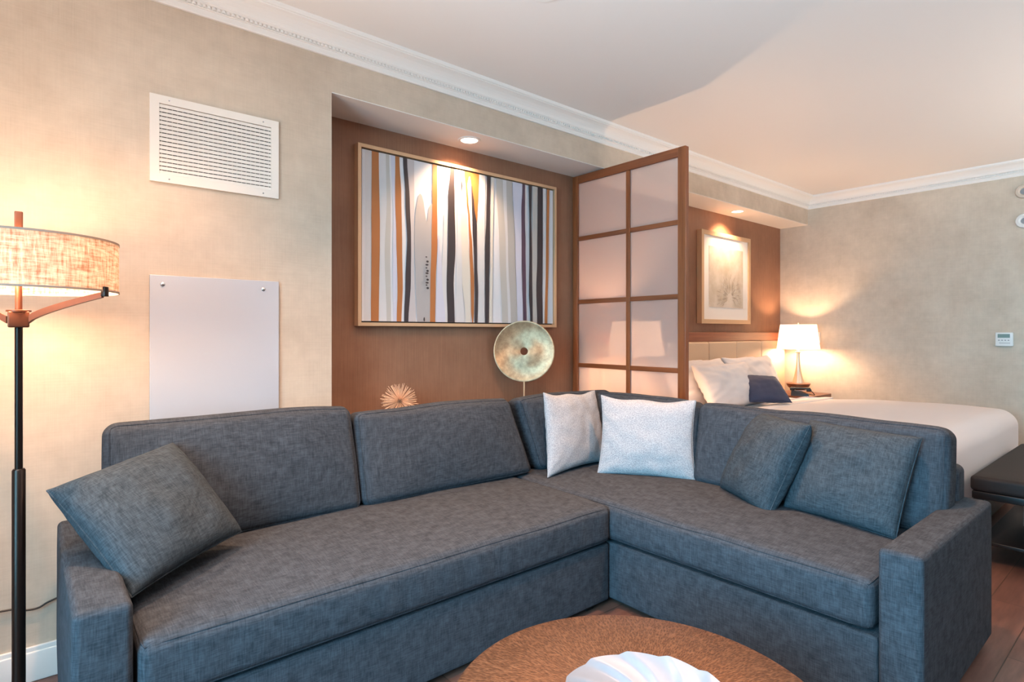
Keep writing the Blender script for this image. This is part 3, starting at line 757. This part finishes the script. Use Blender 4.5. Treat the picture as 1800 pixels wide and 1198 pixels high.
# ------------------------------------------------------------------ bed
bed = empty('bed', (4.97, 1.95, 0)); tag(bed, 'large bed with white sheets and thick white duvet', 'bed')
def L(x, y, z): return (x - 4.97, y - 1.95, z)
MB().soft(L(4.97, 1.94, .16), (1.86, 2.10, .26), .02, n=(3, 3, 2), rs=2).build('bed_base', M['black'], bed)
def matw(p, s): return p + Vector((0, 0, nz(p, 2.5, .006)))
MB().soft(L(4.97, 1.945, .463), (1.90, 2.10, .36), .07, (.0, .0, .012), (16, 18, 4), 5, matw).build('mattress', M['linen'], bed)
def duvw(p, s):
    q = Vector(p); q.z += noise.noise(Vector((p.x * 2.2, p.y * 2.2, 3))) * .012 * (1 if s[2] > 0 else 0)
    if s[2] > 0:
        g = (s[1] + 1) / 2; q.z -= .050 * g * g * s[2]
    lo = max(0, -s[2]); q.x += s[0] * .012 * lo * math.sin(p.y * 17); q.y += s[1] * .010 * lo * math.sin(p.x * 19)
    return q
MB().soft(L(4.95, 1.62, .455), (2.0, 1.50, .50), .12, (.012, .012, .030), (22, 20, 8), 6, duvw).build('duvet', M['linen'], bed, edge=80)
MB().soft(L(4.95, 2.36, .662), (1.96, .26, .030), .014, (0, 0, .006), (20, 4, 1), 3, duvw).build('folded_sheet', M['linen'], bed, edge=80)
hb = empty('headboard', (0, 0, 0)); tag(hb, 'wide cream upholstered panel headboard with a red wood top rail', 'headboard')
edges = [3.30, 3.46, 3.98, 4.50, 5.02, 5.54, 6.06, 6.62]
for a, b in zip(edges[:-1], edges[1:]):
    MB().soft(((a + b) / 2, 3.055, .66), (b - a - .003, .10, 1.10), .018, (0, .008, .0), (6, 2, 8), 4).build('padded_panel', M['cream'], hb)
MB().soft((4.99, 3.062, 1.256), (3.42, .092, .088), .003, n=(1, 1, 1), rs=2).build('top_rail', M['cherryx'], hb)
MB().soft((4.96, 3.06, .055), (3.3, .08, .11), .003, n=(1, 1, 1), rs=2).build('plinth', M['cherryx'], hb)

def bp(x, y0, z0, w, h, lean, T, seed, name='bed_pillow', mat=None, roll=0, yaw=0):
    c = math.cos(roll); s = math.sin(roll)
    P = []
    for (a, b) in ((-w / 2, 0), (w / 2, 0), (w / 2, h), (-w / 2, h)):
        aa, bb_ = a * c - b * s, a * s + b * c
        py = y0 + bb_ * math.sin(lean) - aa * math.sin(yaw)
        P.append((x + aa * math.cos(yaw), py, z0 + bb_ * math.cos(lean)))
    return pillow(name, P, T, mat or M['linen'], seed, .06, .024, 40, .36, piping=False, floppy=.10)
o = bp(4.58, 2.73, .652, .92, .44, R(24), .22, 21); tag(o, 'white bed pillow on the near half of the bed against the headboard', 'pillow', 'white bed pillows')
o = bp(5.50, 2.73, .652, .90, .44, R(22), .22, 25); tag(o, 'white bed pillow leaning on the headboard beside the lamp side', 'pillow', 'white bed pillows')
o = bp(4.70, 2.52, .652, .88, .42, R(28), .20, 28); tag(o, 'white bed pillow leaning in front of the other, nearest the screen', 'pillow', 'white bed pillows')
def fromray(px, py, s):
    u = (px - 900) / FPX; v = (HZ - py) / FPX
    return (s * (math.sin(YAW) + u * math.cos(YAW)), s * (math.cos(YAW) - u * math.sin(YAW)), CH + v * s)
o = pillow('accent_pillow', [fromray(1318, 706, 4.95), fromray(1392, 707, 4.95), fromray(1363, 662, 5.22), fromray(1303, 659, 5.15)], .13, M['navy'], 31, .05, .006)
tag(o, 'small navy blue pillow leaning on the white bed pillows', 'pillow')

def nightstand(x, label):
    t = empty('nightstand', (x, 2.77, 0)); tag(t, label, 'nightstand', 'nightstands')
    MB().soft((0, 0, .615), (.54, .46, .04), .004, n=(1, 1, 1), rs=2).build('table_top', M['walnut'], t)
    MB().soft((0, .01, .35), (.50, .42, .49), .004, n=(1, 1, 1), rs=2).build('body', M['walnut'], t)
    for z in (.47, .24):
        d = MB().soft((0, -.207, z), (.47, .02, .21), .003, n=(1, 1, 1), rs=2).build('drawer', M['walnut'], t)
        MB().tube([(-.06, -.232, z), (.06, -.232, z)], .006, 10).tube([(-.05, -.232, z), (-.05, -.212, z)], .004, 8).tube([(.05, -.232, z), (.05, -.212, z)], .004, 8).build('handle', M['chrome'], d)
    for sx in (-1, 1):
        for sy in (-1, 1): MB().box(sx * .21 - .02, sx * .21 + .02, sy * .17 - .02, sy * .17 + .02, 0, .106).build('leg', M['black'], t, smooth=False)
    return t
nightstand(6.42, 'wooden nightstand on the far side of the bed, in the room corner')
nightstand(3.625, 'wooden nightstand between the bed and the divider screen')
def table_lamp(x, y, label):
    t = empty('table_lamp', (x, y, .635)); tag(t, label, 'lamp', 'bedside lamps')
    MB().lathe([(0, 0), (.045, 0), (.048, .006), (.035, .016), (.032, .026), (.07, .045), (.105, .075), (.122, .110), (.116, .114), (.05, .116), (0, .116)], 48).build('base', M['walnut'], t)
    MB().lathe([(.060, .114), (.056, .135), (.044, .175), (.032, .23), (.022, .30), (.016, .36), (.014, .42), (.016, .445), (.030, .452), (.030, .458), (.012, .462), (.009, .50), (0, .50)], 40).build('body', M['champ'], t)
    MB().lathe([(.212, .486), (.180, .750)], 64, caps=False).build('lamp_shade', M['shade'], t)
    MB().lathe([(0, .48), (.013, .48), (.014, .53), (.028, .57), (.030, .60), (.02, .625), (0, .632)], 20).build('bulb', M['bulb'], t)
    sp_ = MB().tube([(0, 0, .63), (0, 0, .765)], .003, 8).lathe([(0, .758), (.010, .762), (.010, .770), (0, .778)], 16)
    for j in range(3):
        a = 2.1 * j; sp_.tube([(0, 0, .742), (.180 * math.cos(a), .180 * math.sin(a), .742)], .002, 6)
    sp_.build('finial', M['champ'], t)
table_lamp(6.42, 2.775, 'lit table lamp with white shade and flared metal body in the corner')
table_lamp(3.59, 2.775, 'lit bedside table lamp behind the frosted divider screen')
# telephone
ph = empty('telephone', (6.25, 2.68, .635), R(25)); tag(ph, 'black and silver desk telephone on the nightstand beside the lamp', 'telephone')
MB().add([(-.09, -.08, 0), (.09, -.08, 0), (.09, .09, 0), (-.09, .09, 0), (-.088, -.075, .022), (.088, -.075, .022), (.088, .085, .062), (-.088, .085, .062)],
         [(3, 2, 1, 0), (4, 5, 6, 7), (0, 1, 5, 4), (1, 2, 6, 5), (2, 3, 7, 6), (3, 0, 4, 7)]).build('body', M['black'], ph, smooth=False)
MB().soft((-.055, 0, .078), (.042, .19, .024), .010, (0, 0, -.004), (2, 8, 1), 3).soft((-.055, -.078, .062), (.048, .048, .030), .010, n=(1, 1, 1)).soft((-.055, .078, .070), (.048, .048, .030), .010, n=(1, 1, 1)).build('handset', M['black'], ph)
MB().box(.0, .075, -.05, .05, .048, .052).build('keypad', M['chrome'], ph, smooth=False)
MB().tube(smooth_path([(-.055, -.10, .055), (-.05, -.13, .02), (.02, -.13, .006), (.09, -.09, .006)]), .004, 8).build('cord', M['cable'], ph)

# framed print above the bed
ap = empty('framed_print', (0, 3.065, 0)); tag(ap, 'champagne framed print of a pale coral shape with white mat above the bed', 'picture')
ax0, ax1, az0, az1 = 4.965, 5.915, 1.388, 2.30
w_ = .042
MB().box(ax0, ax1, -.012, .042, az0, az0 + w_).box(ax0, ax1, -.012, .042, az1 - w_, az1).box(ax0, ax0 + w_, -.012, .042, az0 + w_, az1 - w_).box(ax1 - w_, ax1, -.012, .042, az0 + w_, az1 - w_).build('frame', M['gold'], ap, smooth=False)
MB().box(ax0 + w_, ax1 - w_, .0, .03, az0 + w_, az1 - w_).build('mat_board', M['mat'], ap, smooth=False)
def printmat():
    m, nt, b = new_mat('pale print paper'); n = noise_n(nt, coords(nt), 5, 4, .6)
    c = ramp(nt, n, [(.35, (.50, .44, .35)), (.6, (.63, .57, .50))]); nt.links.new(c, b.inputs['Base Color']); b.inputs['Roughness'].default_value = .8; return m
mx_ = .145
pr = MB().box(ax0 + mx_, ax1 - mx_, -.002, .0, az0 + mx_ + .02, az1 - mx_)
ccx, ccz = 5.50, 1.66
for k in range(230):
    a = random.uniform(-.6, math.pi + .6); r0 = random.uniform(.04, .20); l_ = random.uniform(.02, .06); w2 = random.uniform(.0015, .0035)
    ca, sa = math.cos(a), math.sin(a)
    P = [(ccx + ca * r0 - sa * w2, ccz + sa * r0 + ca * w2), (ccx + ca * r0 + sa * w2, ccz + sa * r0 - ca * w2),
         (ccx + ca * (r0 + l_) + sa * w2, ccz + sa * (r0 + l_) - ca * w2), (ccx + ca * (r0 + l_) - sa * w2, ccz + sa * (r0 + l_) + ca * w2)]
    if all(ax0 + mx_ < p[0] < ax1 - mx_ and az0 + mx_ + .02 < p[1] < az1 - mx_ for p in P):
        pr.add([(p[0], -.0024 - k * 4e-6, p[1]) for p in P], [(0, 1, 2, 3)], 1 + k % 2)
pr.build('print', [printmat(), plain('coral ink', (.40, .34, .27), .8), plain('coral ink light', (.55, .47, .36), .8)], ap, smooth=False)

# bench at the foot of the bed
bn = empty('bench', (4.78, .61, 0)); tag(bn, 'black leather topped bench at the foot of the bed', 'bench')
MB().soft((0, 0, .455), (1.46, .40, .085), .022, (0, 0, .008), (14, 5, 2), 4).build('cushion', M['leather'], bn)
MB().soft((0, 0, .392), (1.44, .385, .04), .004, n=(1, 1, 1), rs=2).build('apron', M['black'], bn)
for sx in (-1, 1):
    for sy in (-1, 1): MB().soft((sx * .69, sy * .165, .188), (.045, .045, .372), .004, n=(1, 1, 1), rs=2).build('leg', M['black'], bn)
MB().soft((0, 0, .12), (1.35, .34, .02), .004, n=(1, 1, 1), rs=2).build('shelf', M['black'], bn)
bk = MB(); pf = []
for k in range(15): pf += [(.085, .012 * k), (.093, .012 * k + .003), (.093, .012 * k + .006), (.085, .012 * k + .009)]
bk.lathe([(0, 0)] + pf + [(.08, .185), (.078, .02), (0, .02)], 40)
o = bk.build('ribbed_basket', M['basket'], loc=(4.62, .57, .13)); tag(o, 'small pale ribbed container on the shelf under the black bench', 'basket')

# right wall fittings
def wall_thing(name, label, cat, y, z):
    t = empty(name, (XR, y, z), R(-90)); tag(t, label, cat); return t       # local -y faces the room
t = wall_thing('thermostat', 'white wall thermostat with small green display on the right wall', 'thermostat', 1.092, 1.238)
MB().soft((0, -.013, 0), (.124, .026, .124), .006, n=(1, 1, 1)).build('body', M['plastic'], t)
MB().box(-.045, .040, -.0275, -.026, .014, .048).build('display', M['lcd'], t, smooth=False)
for k in range(4): MB().box(-.036 + .022 * k - .006, -.036 + .022 * k + .006, -.0278, -.026, -.012, -.004).build('button', M['ink'], t, smooth=False)
# grey line of small print below the buttons
lt = MB()
for k in range(9): lt.box(-.034 + .0085 * k, -.034 + .0085 * k + .006, -.0274, -.026, -.036, -.030)
lt.build('print_line', M['ink'], t, smooth=False)
t = wall_thing('wall_switch', 'small white switch plate on the wall just right of the bedside lamp', 'switch', 2.70, 1.245)
MB().soft((0, -.004, 0), (.075, .008, .118), .003, n=(1, 1, 1), rs=2).build('plate', M['plastic'], t)
MB().soft((0, -.010, 0), (.03, .008, .06), .002, n=(1, 1, 1), rs=2).build('rocker', M['plastic'], t)
def ring(name, label, cat, y, z, r, dk):
    t = wall_thing(name, label, cat, y, z)
    MB().lathe([(0, .004), (r * .45, .004), (r * .5, .012), (r * .62, .020), (r * .9, .016), (r, .004), (r, 0)], 40).build('housing', M[dk], t, rot=(R(90), 0, 0))
    MB().lathe([(0, .007), (r * .40, .007), (r * .42, .004)], 30, caps=False).build('sensor', M['ink'], t, rot=(R(90), 0, 0))
M['beigeplastic'] = plain('beige plastic', (.62, .53, .44), .5)
ring('fire_sprinkler', 'round beige sprinkler rosette high on the right wall under the crown', 'sprinkler', .96, 2.545, .062, 'beigeplastic')
ring('smoke_detector', 'round white detector below the beige rosette on the right wall', 'detector', .955, 2.285, .066, 'plastic')
